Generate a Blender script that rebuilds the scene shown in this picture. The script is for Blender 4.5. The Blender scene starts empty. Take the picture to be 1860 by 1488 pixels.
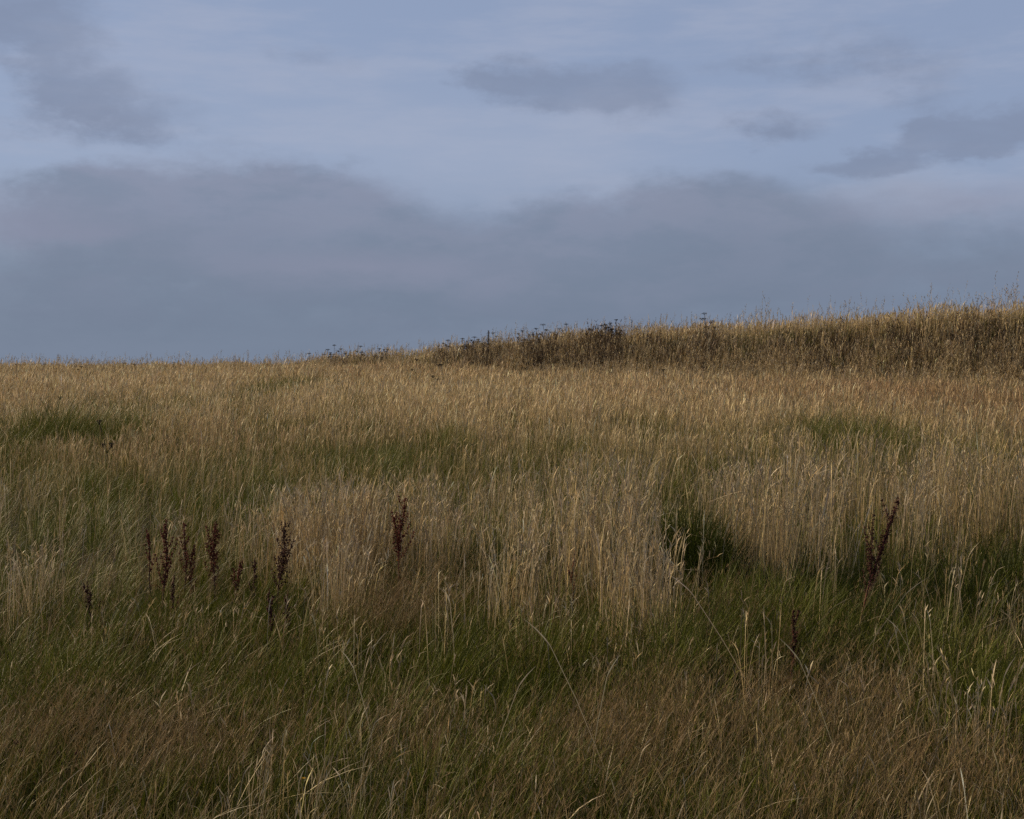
import bpy, math, random
import numpy as np

# ------------------------------------------------------------------ camera, world, sun
S = bpy.context.scene
COL = S.collection
FPX, CX, EYE_PY, EYE = 2500.0, 930.0, 690.0, 1.65     # focal length / centre / eye level in photo pixels, eye height in m
cam_d = bpy.data.cameras.new("camera")
cam = bpy.data.objects.new("camera", cam_d)
COL.objects.link(cam)
cam.location = (0, 0, EYE)
cam.rotation_euler = (math.radians(90), 0, 0)
cam_d.sensor_width = 36
cam_d.lens = 36 * FPX / 1860
cam_d.shift_y = -(744 - EYE_PY) / 1860
cam_d.clip_start = 0.05
cam_d.clip_end = 20000
S.camera = cam
S.view_settings.view_transform = 'Standard'
S.view_settings.look = 'None'
S.view_settings.exposure = 0.0
S.view_settings.gamma = 1.0
S.cycles.use_denoising = False
S.cycles.max_bounces = 5
S.cycles.diffuse_bounces = 3
S.cycles.glossy_bounces = 1
S.cycles.transmission_bounces = 3
S.cycles.transparent_max_bounces = 4

SUN_EL, SUN_AZ = 30.0, -68.0          # azimuth from +Y towards +X: negative is to the left of the view
sun_d = bpy.data.lights.new("sun", 'SUN')
sun_d.energy = 5.0
sun_d.angle = math.radians(1)
sun_d.color = (1.0, 0.82, 0.56)
sun = bpy.data.objects.new("sun", sun_d)
COL.objects.link(sun)
sun.rotation_euler = (math.radians(90 - SUN_EL), 0, math.radians(180 - SUN_AZ))
SKY_GAIN = 1.0


def build_world():
    w = bpy.data.worlds.new("World")
    S.world = w
    w.use_nodes = True
    nt = w.node_tree
    nt.nodes.clear()
    N, Lk = nt.nodes.new, nt.links.new

    def M(op, a, b=None, c=None, clamp=False):
        n = N('ShaderNodeMath')
        n.operation = op
        n.use_clamp = clamp
        for i, v in enumerate((a, b, c)):
            if v is None:
                continue
            if isinstance(v, (int, float)):
                n.inputs[i].default_value = v
            else:
                Lk(v, n.inputs[i])
        return n.outputs[0]

    def ramp(v, lo, hi):
        n = N('ShaderNodeMapRange')
        n.interpolation_type = 'SMOOTHSTEP'
        Lk(v, n.inputs[0])
        n.inputs[1].default_value = lo
        n.inputs[2].default_value = hi
        return n.outputs[0]

    def mixc(f, a, b):
        n = N('ShaderNodeMix')
        n.data_type = 'RGBA'
        if isinstance(f, (int, float)):
            n.inputs[0].default_value = f
        else:
            Lk(f, n.inputs[0])
        for i, v in ((6, a), (7, b)):
            if isinstance(v, tuple):
                n.inputs[i].default_value = (*v, 1)
            else:
                Lk(v, n.inputs[i])
        return n.outputs[2]

    tc = N('ShaderNodeTexCoord')
    sep = N('ShaderNodeSeparateXYZ')
    Lk(tc.outputs['Generated'], sep.inputs[0])
    X, Y, Z = sep.outputs
    az = M('ARCTAN2', X, Y)
    el = M('ARCSINE', M('MAXIMUM', M('MINIMUM', Z, 1.0), -1.0))

    def noise(scale, detail, rough=0.55, zs=2.2, off=0.0):
        cmb = N('ShaderNodeCombineXYZ')
        Lk(az, cmb.inputs[0])
        Lk(M('MULTIPLY', el, zs), cmb.inputs[1])
        cmb.inputs[2].default_value = off
        n = N('ShaderNodeTexNoise')
        n.inputs['Scale'].default_value = scale
        n.inputs['Detail'].default_value = detail
        n.inputs['Roughness'].default_value = rough
        Lk(cmb.outputs[0], n.inputs['Vector'])
        return n.outputs['Fac']

    n1 = noise(9, 6, 0.6, 2.0, 1.3)
    n2 = noise(9, 6, 0.6, 2.0, 7.7)
    n3 = noise(5, 5, 0.55, 3.0, 4.1)
    n4 = noise(24, 7, 0.62, 1.8, 2.9)
    n5 = noise(13, 6, 0.6, 2.4, 5.5)
    # warped azimuth / elevation
    wa = M('ADD', az, M('ADD', M('MULTIPLY', M('SUBTRACT', n1, 0.5), 0.07), M('MULTIPLY', M('SUBTRACT', n4, 0.5), 0.035)))
    we = M('ADD', el, M('ADD', M('MULTIPLY', M('SUBTRACT', n2, 0.5), 0.04), M('MULTIPLY', M('SUBTRACT', n5, 0.5), 0.030)))
    wv = N('ShaderNodeCombineXYZ')
    Lk(wa, wv.inputs[0])
    Lk(we, wv.inputs[1])

    def blobs(rows):
        tot = None
        for px, py, rx, ry, amp in rows:
            a0 = math.atan((px - CX) / FPX)
            e0 = math.atan((EYE_PY - py) / FPX)
            ax, ay = FPX / rx, FPX / ry
            mp = N('ShaderNodeMapping')
            Lk(wv.outputs[0], mp.inputs['Vector'])
            mp.inputs['Location'].default_value = (-a0 * ax, -e0 * ay, 0)
            mp.inputs['Scale'].default_value = (ax, ay, 0)
            g = N('ShaderNodeTexGradient')
            g.gradient_type = 'SPHERICAL'
            Lk(mp.outputs[0], g.inputs[0])
            v = M('MULTIPLY', g.outputs['Fac'], amp)
            tot = v if tot is None else M('ADD', tot, v)
        return tot

    # grey cumulus: centre in photo pixels, radii, weight
    puffs = blobs([(60, 75, 170, 110, 1.5), (175, 195, 180, 110, 1.6), (10, 250, 90, 60, .7),
                   (300, 242, 170, 50, .8), (960, 152, 150, 65, 1.4), (1110, 165, 150, 85, 1.7),
                   (1420, 232, 120, 45, 1.2), (1330, 125, 240, 50, .45), (1560, 110, 260, 90, .8),
                   (1690, 190, 110, 90, .7), (540, 115, 180, 60, .55), (1220, 190, 90, 50, .4), (880, 140, 70, 40, .5),
                   (1840, 268, 190, 52, 1.8), (1690, 286, 180, 46, 1.6), (1560, 312, 130, 36, 1.2), (1470, 318, 80, 22, .7)])
    # the long low bank of cloud
    low = blobs([(430, 400, 420, 150, 1.3), (300, 420, 420, 130, 1.0), (640, 430, 300, 150, 1.0), (560, 340, 180, 70, .6),
                 (1230, 450, 360, 170, 1.4), (1420, 440, 300, 140, .9), (1820, 470, 330, 150, .9), (1250, 345, 170, 50, .5),
                 (930, 470, 350, 130, 1.0), (150, 350, 120, 60, .6), (900, 560, 1200, 130, .8), (100, 560, 500, 110, .6)])
    lit = blobs([(60, 400, 300, 90, .7), (640, 500, 420, 70, .8), (1640, 360, 150, 60, .9), (1740, 395, 240, 60, .6),
                 (640, 250, 600, 170, 0.5), (1000, 300, 400, 120, 0.7), (300, 320, 300, 60, .5), (1250, 50, 500, 80, -.3)])

    sky = N('ShaderNodeTexSky')
    sky.sky_type = 'NISHITA'
    sky.sun_disc = False
    sky.sun_elevation = math.radians(SUN_EL)
    sky.sun_rotation = math.radians(SUN_AZ)
    skc = N('ShaderNodeMix')
    skc.data_type = 'RGBA'
    skc.blend_type = 'MULTIPLY'
    skc.inputs[0].default_value = 1.0
    Lk(sky.outputs[0], skc.inputs[6])
    skc.inputs[7].default_value = (.080, .080, .080, 1)
    # thin high veil over the blue, darkened overhead, out of view, so the sun dominates
    hi = ramp(el, 0.24, 0.9)
    veil = mixc(hi, (.295, .366, .540), (.17, .175, .19))
    c = mixc(0.80, skc.outputs[2], veil)
    streak = noise(6, 6, .6, 5.0, 9.2)
    c = mixc(M('MULTIPLY', ramp(streak, .42, .68), .45), c, (.395, .435, .56))
    c = mixc(M('MULTIPLY', lit, .55, clamp=True), c, (.385, .435, .56))
    fp = ramp(M('ADD', M('MULTIPLY', puffs, M('ADD', .35, M('MULTIPLY', n4, 1.3))), M('MULTIPLY', M('SUBTRACT', n4, .5), 1.1)), .16, 1.25)
    c = mixc(M('MULTIPLY', fp, M('ADD', .26, M('MULTIPLY', n5, .60))), c, (.200, .240, .345))
    # generic cloud over the unseen rest of the dome, darkened to favour the sun
    gen = M('MULTIPLY', ramp(n3, .52, .70), ramp(M('ABSOLUTE', az), .50, .75))
    c = mixc(M('MULTIPLY', gen, .8), c, (.16, .175, .22))
    fl = ramp(M('ADD', M('MULTIPLY', low, M('ADD', .5, M('MULTIPLY', n5, 1.0))), M('MULTIPLY', M('SUBTRACT', n4, .5), .85)), .14, 1.05)
    c = mixc(M('MULTIPLY', fl, M('ADD', .50, M('MULTIPLY', n5, .50))), c, mixc(ramp(n5, .36, .62), (.176, .214, .296), (.240, .268, .366)))
    # cloud base thickening to the horizon
    base = ramp(M('ADD', el, M('MULTIPLY', M('SUBTRACT', n3, .5), .10)), .140, .02)
    inv = N('ShaderNodeMapRange')
    inv.interpolation_type = 'SMOOTHSTEP'
    Lk(M('ADD', el, M('MULTIPLY', M('SUBTRACT', n3, .5), .06)), inv.inputs[0])
    inv.inputs[1].default_value = .165
    inv.inputs[2].default_value = .02
    c = mixc(M('MULTIPLY', inv.outputs[0], .85), c, (.162, .206, .284))
    c = mixc(M('MULTIPLY', blobs([(660, 490, 420, 50, 1.1), (60, 410, 260, 60, 1.2), (180, 440, 260, 30, .6), (1720, 380, 260, 50, .9)]), .55, clamp=True), c, (.255, .275, .375))
    bg = N('ShaderNodeBackground')
    Lk(c, bg.inputs[0])
    bg.inputs[1].default_value = SKY_GAIN
    out = N('ShaderNodeOutputWorld')
    Lk(bg.outputs[0], out.inputs[0])
    w.cycles.sampling_method = 'MANUAL'
    w.cycles.sample_map_resolution = 512


build_world()

# ------------------------------------------------------------------ helpers
RNG = np.random.default_rng(7)
random.seed(5)
_G = np.random.default_rng(3).random((256, 256))


def vnoise(x, y, cell, seed=0):
    """smooth value noise 0..1"""
    u, v = x / cell + 17.3 * seed + 100, y / cell + 31.7 * seed + 100
    i, j = np.floor(u).astype(int), np.floor(v).astype(int)
    fu, fv = u - i, v - j
    fu, fv = fu * fu * (3 - 2 * fu), fv * fv * (3 - 2 * fv)
    i0, j0, i1, j1 = i % 256, j % 256, (i + 1) % 256, (j + 1) % 256
    return (_G[i0, j0] * (1 - fu) + _G[i1, j0] * fu) * (1 - fv) + (_G[i0, j1] * (1 - fu) + _G[i1, j1] * fu) * fv


def sstep(v, a, b):
    t = np.clip((v - a) / (b - a), 0, 1)
    return t * t * (3 - 2 * t)


HOLLOWS = [(1.06, 8.1, .34, .16), (.45, 8.9, .3, .10), (2.2, 7.3, .5, .10), (-.05, 8.6, .35, .10), (2.1, 8.0, .45, .12), (-.1, 5.6, .6, .08)]
BA, BE, BN = (-5.9, 45.0), (.779, -.627), (.627, .779)     # bank: start of its foot, direction, normal away from the camera


def bank_st(x, y):
    dx, dy = x - BA[0], y - BA[1]
    return dx * BE[0] + dy * BE[1], dx * BN[0] + dy * BN[1]


def height(x, y):
    x, y = np.asarray(x, float), np.asarray(y, float)
    k = np.clip(y - 46, 0, None)
    h = .0356 * np.clip(y, -60, None) - .0356 * k - np.minimum(.002 * k * k, .12 * k)
    h = np.maximum(h, -14 - .002 * np.abs(y))
    near = sstep(y, 90, 40)
    h = h + near * (.10 * (vnoise(x, y, 2.3, 1) - .5) + .22 * (vnoise(x, y, 7, 2) - .5))
    for hx, hy, hr, hd in HOLLOWS:
        h = h - hd * np.exp(-((x - hx) ** 2 + (y - hy) ** 2) / (hr * hr))
    s, t = bank_st(x, y)
    t = t + .5 * (vnoise(x, y, 3, 5) - .5)
    H = (.55 + .058 * np.clip(s, 0, 40)) * sstep(s, -7, 2) * sstep(s, 70, 40)
    H = H * (1 + .22 * (vnoise(x, y, 2.6, 6) - .5))
    prof = sstep(t, -.4, 2.6) * sstep(t, 22, 9)
    return h + H * prof - near * np.clip(t, 0, 20) * .03 * sstep(s, -5, 2)


def at(px, py):
    """ground point seen at photo pixel px, py"""
    ys = np.concatenate([np.arange(2.5, 15, .02), np.arange(15, 60, .1)])
    xs = (px - CX) / FPX * ys
    p = EYE_PY + FPX * (EYE - height(xs, ys)) / ys
    i = int(np.argmax(p <= py)) if (p <= py).any() else len(ys) - 1
    return float(xs[i]), float(ys[i])


def prop(o, label=None, cat=None, group=None, kind=None):
    for k, v in (('label', label), ('category', cat), ('group', group), ('kind', kind)):
        if v:
            o[k] = v
    return o


def link_mesh(name, V, F, mats, parent=None, cols=None, smooth=False):
    """V (n,3) float, F (m,k) int array of equal-size faces"""
    me = bpy.data.meshes.new(name)
    V = np.ascontiguousarray(V, np.float32)
    F = np.ascontiguousarray(F, np.int32)
    m, k = F.shape
    me.vertices.add(len(V))
    me.vertices.foreach_set('co', V.ravel())
    me.loops.add(m * k)
    me.loops.foreach_set('vertex_index', F.ravel())
    me.polygons.add(m)
    me.polygons.foreach_set('loop_start', np.arange(0, m * k, k, dtype=np.int32))
    if smooth:
        me.polygons.foreach_set('use_smooth', np.ones(m, bool))
    if cols is not None:
        a = me.attributes.new('tint', 'FLOAT_COLOR', 'POINT')
        c4 = np.ones((len(V), 4), np.float32)
        c4[:, :3] = cols
        a.data.foreach_set('color', c4.ravel())
    me.update()
    me.materials.append(mats)
    o = bpy.data.objects.new(name, me)
    COL.objects.link(o)
    if parent:
        o.parent = parent
    return o


def leaf_material(name, translucent=.3, rough=.55, spec=.25, color=None, noise_amt=0.0):
    m = bpy.data.materials.new(name)
    m.use_nodes = True
    nt = m.node_tree
    nt.nodes.clear()
    N, Lk = nt.nodes.new, nt.links.new
    if color is None:
        a = N('ShaderNodeAttribute')
        a.attribute_name = 'tint'
        csock = a.outputs['Color']
    else:
        tcx = N('ShaderNodeTexCoord')
        nz = N('ShaderNodeTexNoise')
        nz.inputs['Scale'].default_value = 60
        nz.inputs['Detail'].default_value = 3
        Lk(tcx.outputs['Object'], nz.inputs['Vector'])
        mx = N('ShaderNodeMix')
        mx.data_type = 'RGBA'
        Lk(nz.outputs['Fac'], mx.inputs[0])
        mx.inputs[6].default_value = (*[c * (1 - noise_amt) for c in color], 1)
        mx.inputs[7].default_value = (*[c * (1 + noise_amt) for c in color], 1)
        csock = mx.outputs[2]
    p = N('ShaderNodeBsdfPrincipled')
    Lk(csock, p.inputs['Base Color'])
    p.inputs['Roughness'].default_value = rough
    p.inputs['Specular IOR Level'].default_value = spec
    t = N('ShaderNodeBsdfTranslucent')
    Lk(csock, t.inputs['Color'])
    mx2 = N('ShaderNodeMixShader')
    mx2.inputs[0].default_value = translucent
    Lk(p.outputs[0], mx2.inputs[1])
    Lk(t.outputs[0], mx2.inputs[2])
    o = N('ShaderNodeOutputMaterial')
    Lk(mx2.outputs[0], o.inputs['Surface'])
    return m


MAT_GRASS = leaf_material('grass_blades', .20, .5, .12)
MAT_DOCK = leaf_material('dock_seeds', .15, .7, .15, (.120, .030, .018), .6)
MAT_DOCK2 = leaf_material('dock_seeds_dark', .05, .7, .15, (.058, .020, .014), .6)
MAT_DOCKSTEM = leaf_material('dock_stem', .0, .5, .3, (.115, .024, .020), .4)
MAT_DOCKSTEM2 = leaf_material('dock_stem_brown', .0, .6, .3, (.075, .035, .022), .4)
MAT_DOCKLEAF = leaf_material('dock_leaf', .2, .7, .2, (.085, .040, .018), .4)
MAT_UMBEL = leaf_material('umbel_heads', .05, .8, .1, (.035, .026, .020), .5)
MAT_UMBELSTEM = leaf_material('umbel_stem', .05, .7, .2, (.070, .050, .036), .3)
MAT_YELLOW = leaf_material('yellow_petals', .2, .6, .2, (.55, .30, .02), .2)
MAT_GREENSTEM = leaf_material('green_stem', .1, .6, .2, (.10, .12, .04), .2)
MAT_KNAP = leaf_material('dark_red_head', .05, .8, .2, (.060, .018, .014), .4)
MAT_BROADLEAF = leaf_material('broad_leaf', .25, .5, .35, (.050, .095, .022), .3)


# ------------------------------------------------------------------ ground
def build_ground():
    ys = np.concatenate([np.arange(-12, 2, 1.0), np.arange(2, 16, .25), np.arange(16, 60, .35), np.geomspace(60, 6000, 40)])
    us = np.concatenate([-np.geomspace(8, .62, 12), np.linspace(-.6, .6, 141), np.geomspace(.62, 8, 12)])
    span = np.maximum(np.abs(ys), 10.0)
    XX = us[None, :] * span[:, None]
    YY = np.repeat(ys[:, None], len(us), 1)
    ZZ = height(XX, YY)
    V = np.stack([XX, YY, ZZ], -1).reshape(-1, 3)
    r, c = len(ys), len(us)
    i = np.arange(r * c).reshape(r, c)
    F = np.stack([i[:-1, :-1], i[:-1, 1:], i[1:, 1:], i[1:, :-1]], -1).reshape(-1, 4)
    m = bpy.data.materials.new('thatch_and_soil')
    m.use_nodes = True
    nt = m.node_tree
    p = nt.nodes['Principled BSDF']
    p.inputs['Roughness'].default_value = .95
    p.inputs['Specular IOR Level'].default_value = .1
    tc = nt.nodes.new('ShaderNodeTexCoord')
    n = nt.nodes.new('ShaderNodeTexNoise')
    n.inputs['Scale'].default_value = 6
    n.inputs['Detail'].default_value = 8
    nt.links.new(tc.outputs['Object'], n.inputs['Vector'])
    cr = nt.nodes.new('ShaderNodeValToRGB')
    e = cr.color_ramp.elements
    e[0].position, e[0].color = .35, (.012, .012, .005, 1)
    e[1].position, e[1].color = .65, (.045, .032, .016, 1)
    nt.links.new(n.outputs['Fac'], cr.inputs[0])
    nt.links.new(cr.outputs[0], p.inputs['Base Color'])
    o = link_mesh('ground', V, F, m, smooth=True)
    prop(o, kind='structure')


build_ground()


# ------------------------------------------------------------------ grass
class Blades:
    def __init__(self):
        self.V, self.F, self.C, self.n = [], [], [], 0

    def add(self, P, L, phi, a, b, W, T, prof, col0, col1, droop=0.0, psi=None, cpow=1.0):
        """P (n,3) roots; L lengths; phi lean azimuth; a,b lean and bend; W widths; T ring positions; prof width factors"""
        n, R = len(P), len(T)
        if n == 0:
            return
        T = np.asarray(T, float)[None, :]
        L, phi, W = [np.broadcast_to(np.asarray(v, float), (n,))[:, None] for v in (L, phi, W)]
        a, b, droop = [np.broadcast_to(np.asarray(v, float), (n,))[:, None] for v in (a, b, droop)]
        dr = droop * np.clip((T - .72) / .28, 0, None) ** 2
        hor = L * (a * T + b * T * T + dr * .55)
        slope = np.clip(a + b, 0, 2.0)
        ver = L * (T * np.sqrt(np.maximum(1 - np.minimum(a, .95) ** 2, .08)) - .38 * np.minimum(b, 1.6) * T * T * np.minimum(slope, 1.0) - dr * .45)
        cx = P[:, 0:1] + hor * np.cos(phi)
        cy = P[:, 1:2] + hor * np.sin(phi)
        cz = P[:, 2:3] + ver
        if psi is None:
            psi = RNG.uniform(-1.25, 1.25, n)
        psi = np.asarray(psi)[:, None]
        w = W * np.asarray(prof, float)[None, :] * .5
        wx, wy = w * np.cos(psi), w * np.sin(psi)
        V = np.empty((n, R, 2, 3), np.float32)
        V[:, :, 0, 0], V[:, :, 0, 1], V[:, :, 0, 2] = cx - wx, cy - wy, cz
        V[:, :, 1, 0], V[:, :, 1, 1], V[:, :, 1, 2] = cx + wx, cy + wy, cz
        k = (T ** cpow)[:, :, None]
        C = (np.asarray(col0)[:, None, :] * (1 - k) + np.asarray(col1)[:, None, :] * k)
        C = np.repeat(C[:, :, None, :], 2, 2).astype(np.float32)
        base = (self.n + np.arange(n) * R * 2)[:, None] + np.arange(R - 1)[None, :] * 2
        F = np.stack([base, base + 1, base + 3, base + 2], -1).reshape(-1, 4)
        self.V.append(V.reshape(-1, 3))
        self.C.append(C.reshape(-1, 3))
        self.F.append(F.astype(np.int32))
        self.n += n * R * 2
        return np.stack([cx, cy, cz], -1)

    def build(self, name, label):
        o = link_mesh(name, np.concatenate(self.V), np.concatenate(self.F), MAT_GRASS, cols=np.concatenate(self.C))
        return prop(o, label, 'grass', kind='stuff')


TAN = .43


def scatter(n0, p, y0, y1, keep=None, half=TAN, ref=5.0, extra=1.0):
    """points on the ground; density n0 per m2 at 5 m, falling as (ref/y)**p"""
    ys = np.linspace(y0, y1, 4000)
    dens = n0 * (ref / ys) ** p * 2 * (half * ys + extra)
    cdf = np.cumsum(dens) * (ys[1] - ys[0])
    n = int(cdf[-1])
    y = np.interp(RNG.random(n) * cdf[-1], cdf, ys)
    x = RNG.uniform(-1, 1, n) * (half * y + extra)
    if keep is not None:
        q = RNG.random(n) < keep(x, y)
        x, y = x[q], y[q]
    return x, y


def patches(rows):
    out = []
    for px, py, rx, ry, amp in rows:
        x, y = at(px, py)
        k = FPX * EYE / (y * y)
        out.append((x, y, rx * y / FPX, max(ry / k, .12), amp))
    return out


def field(P, x, y):
    t = np.zeros_like(x)
    for cx, cy, rx, ry, amp in P:
        t += amp * np.exp(-((x - cx) / rx) ** 2 - ((y - cy) / ry) ** 2)
    return t


def pts(x, y, sink=.01):
    return np.stack([x, y, height(x, y) - sink], -1)


def pal(n, rows, spread=.27, mixn=None):
    """random blend between palette colours"""
    rows = np.asarray(rows, float)
    i = RNG.integers(0, len(rows), n)
    j = RNG.integers(0, len(rows), n)
    t = RNG.random(n)[:, None]
    c = rows[i] * (1 - t) + rows[j] * t
    return np.clip(c * np.exp(RNG.normal(0, spread, n))[:, None] * np.exp(RNG.normal(0, .03, (n, 3))), 0, .8)


STRAW = [(.46, .345, .175), (.40, .285, .130), (.36, .270, .140), (.50, .395, .215), (.33, .230, .105)]
GREY = [(.42, .345, .235), (.32, .26, .17), (.50, .415, .285), (.24, .19, .12)]
SHADE_GREEN = [(.030, .040, .006), (.042, .053, .008), (.024, .033, .005)]  # greens darkened to stand in for shade deep in the gaps
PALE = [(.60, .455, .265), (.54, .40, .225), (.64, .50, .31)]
TAN_ = [(.36, .235, .125), (.30, .19, .095), (.40, .27, .15)]
GREEN = [(.080, .092, .010), (.110, .122, .015), (.050, .062, .007), (.145, .150, .026), (.074, .078, .012)]
OLIVE = [(.145, .135, .036), (.19, .165, .055), (.115, .105, .028)]
BROWN = [(.185, .121, .050), (.230, .156, .070), (.130, .083, .034), (.285, .200, .098)]
DARK = [(.055, .038, .026), (.085, .060, .042), (.12, .085, .060), (.040, .030, .022)]

# patches by the ground point seen at a photo pixel: px, py, radius, radius, weight
GREENS = patches([(510, 740, 50, 30, 1.0), (790, 850, 50, 26, .5), (90, 830, 150, 26, 1.0), (250, 775, 110, 22, .6), (620, 780, 120, 25, .4),
                  (1480, 830, 120, 30, .6), (900, 1060, 90, 60, .9), (1065, 1010, 60, 60, .8), (1265, 1090, 70, 90, 1.3),
                  (1400, 1180, 130, 60, 1.0), (1660, 1120, 180, 70, 1.1), (1830, 1010, 90, 60, .9), (470, 1130, 130, 50, .7),
                  (450, 1290, 300, 70, .8), (900, 1330, 180, 80, 1.2), (480, 1470, 150, 60, 1.0), (130, 1310, 130, 60, .9),
                  (1810, 1330, 140, 120, .9), (850, 1520, 140, 50, .9), (200, 950, 260, 50, .15), (60, 1010, 120, 40, .25),
                  (1240, 1290, 120, 60, .7), (1420, 1480, 120, 60, .6), (650, 900, 160, 40, .5), (1580, 860, 160, 30, .5), (1130, 1230, 120, 40, .7)])
BARE = patches([(1262, 1105, 75, 75, 1.0), (1060, 1060, 60, 50, .6), (1400, 1200, 110, 45, .7), (1655, 1160, 150, 50, .6), (900, 1090, 70, 40, .6),
                (930, 1330, 190, 60, .7), (500, 1300, 260, 50, .5), (1830, 1340, 110, 90, .6), (330, 1190, 200, 50, .55),
                (100, 830, 150, 22, .6), (1570, 1260, 60, 90, .5), (510, 735, 60, 18, .4), (470, 1200, 100, 40, .4)])
BROWNS = patches([(700, 1180, 140, 50, 1.0), (1110, 1170, 120, 45, .9), (290, 1480, 170, 70, 1.2), (740, 1440, 110, 50, 1.0),
                  (1050, 1430, 170, 70, 1.2), (1570, 1400, 190, 80, 1.2), (1210, 1400, 130, 60, .8), (1760, 1500, 160, 60, 1.0),
                  (1290, 1200, 90, 35, .8), (60, 1420, 120, 60, .8), (620, 1040, 150, 45, .5), (1500, 1540, 200, 60, .8),
                  (420, 1210, 120, 35, .5), (1450, 740, 420, 22, .8), (1680, 960, 160, 30, .5), (330, 1100, 160, 40, .4)])
REDS = patches([(1500, 745, 420, 26, .5), (1750, 760, 250, 30, .5), (330, 870, 400, 50, .35), (780, 700, 300, 12, .3)])
GAPS = patches([(1262, 1085, 52, 95, 1.4), (1250, 1125, 52, 50, 1.0), (1275, 1160, 48, 50, 1.1), (1280, 1210, 40, 36, .8), (1262, 1045, 36, 40, 1.1), (1075, 1062, 46, 45, .9), (905, 1075, 46, 45, .9), (1640, 1150, 80, 70, 1.0), (1400, 1185, 90, 40, .9),
                (1835, 1090, 45, 60, .9), (1545, 1150, 34, 60, .9), (470, 1150, 60, 45, .6), (1150, 1080, 30, 40, .6)])
# dock plants: px, py at the foot, px, py of the tip
DOCK_PX = [(276, 1125, 269, 960), (297, 1150, 301, 944), (335, 1125, 333, 953), (343, 1125, 351, 990), (388, 1140, 391, 948), (424, 1130, 438, 1016), (460, 1130, 461, 1016),
           (503, 1140, 514, 949), (488, 1215, 489, 1070), (519, 1200, 523, 1074), (316, 1165, 316, 1045), (722, 1110, 736, 903), (1563, 1180, 1632, 905), (1438, 1285, 1447, 1112),
           (163, 1190, 163, 1054), (186, 1195, 183, 1088), (1040, 1130, 1042, 1000)]
CLEAR = []
for _p, _q, _w in ((1563, 1230, .22), (1563, 1190, .16), (1438, 1330, .12)):
    _x, _y = at(_p, _q)
    CLEAR.append((_x, _y, _w, .40, 1.1))
for _a, _b, _c, _d in DOCK_PX:
    _x, _y = at(_a, _b)
    CLEAR += [(_x, _y - .15, .10, .30, .85), (_x + (_c - _a) * _y / FPX * .5, _y - .05, .12, .2, .6)]
# clumps of tall dry stems: px, py at the foot, radius px, tip height m, weight
TALL = [(1090, 1075, 110, .80, 1500), (990, 1060, 80, .72, 600), (1160, 1100, 55, .82, 700), (1175, 1210, 42, .68, 520),
        (1370, 1080, 100, .86, 1700), (1470, 1060, 90, .80, 900), (1600, 1000, 130, .75, 1100), (1750, 990, 130, .78, 1400),
        (1840, 1010, 90, .8, 700), (600, 1060, 120, .66, 1300), (700, 1070, 100, .62, 800), (480, 1050, 90, .5, 350), (850, 1065, 90, .62, 500),
        (800, 1090, 60, .60, 260), (1080, 1140, 80, .66, 450), (560, 1110, 90, .5, 350), (40, 1150, 60, .5, 200), (1310, 1010, 50, .74, 250),
        (600, 1240, 90, .42, 90), (1010, 1250, 80, .42, 90), (410, 1230, 80, .36, 70), (1130, 1310, 90, .40, 70), (780, 1230, 70, .46, 90), (1330, 1240, 60, .5, 70), (200, 1240, 90, .36, 80), (1480, 1210, 60, .55, 80), (1720, 1190, 70, .6, 110), (760, 1400, 90, .36, 60), (1500, 1380, 150, .50, 70), (1700, 1420, 190, .50, 80), (1340, 1300, 150, .5, 60), (1800, 1220, 150, .5, 50), (300, 1450, 160, .42, 60), (1590, 1180, 50, .6, 120), (950, 1160, 90, .62, 350), (640, 1150, 80, .55, 260)]
STEM_T, STEM_P = (0, .3, .58, .84, .88, .93, 1.0), (1.0, .95, .85, .7, 1.75, 1.5, .25)
FAR_T, FAR_P = (0, .5, .80, .86, 1.0), (1.0, .9, .7, 2.0, .3)


def lod(y, w0, k=.00021):
    """blade width: never far below what the eye can part at that distance"""
    return np.maximum(w0, y * k)


def wind(n, spread=.9, mean=.15):
    return mean + RNG.normal(0, spread, n)


def tuft(x, y, r, keep_loose):
    """draw the points together into small tussocks"""
    y0 = y
    cell = r * 3.2 * np.clip(y / 8, 1, 1.5)
    jx = vnoise(np.floor(x / cell) * 7.13, np.floor(y / cell) * 3.71, .37, 71) - .5
    jy = vnoise(np.floor(x / cell) * 5.37, np.floor(y / cell) * 9.19, .41, 72) - .5
    cx = (np.floor(x / cell) + .5 + jx * .9) * cell
    cy = (np.floor(y / cell) + .5 + jy * .9) * cell
    k = np.where(RNG.random(len(x)) < keep_loose, 1.0, RNG.uniform(.12, .55, len(x)))
    return cx + (x - cx) * k, cy + (y - cy) * k


def is_bank(x, y):
    s, t = bank_st(x, y)
    return sstep(s, -5, 0) * sstep(t, -.5, .6) * sstep(t, 2.6, 1.6)


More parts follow.
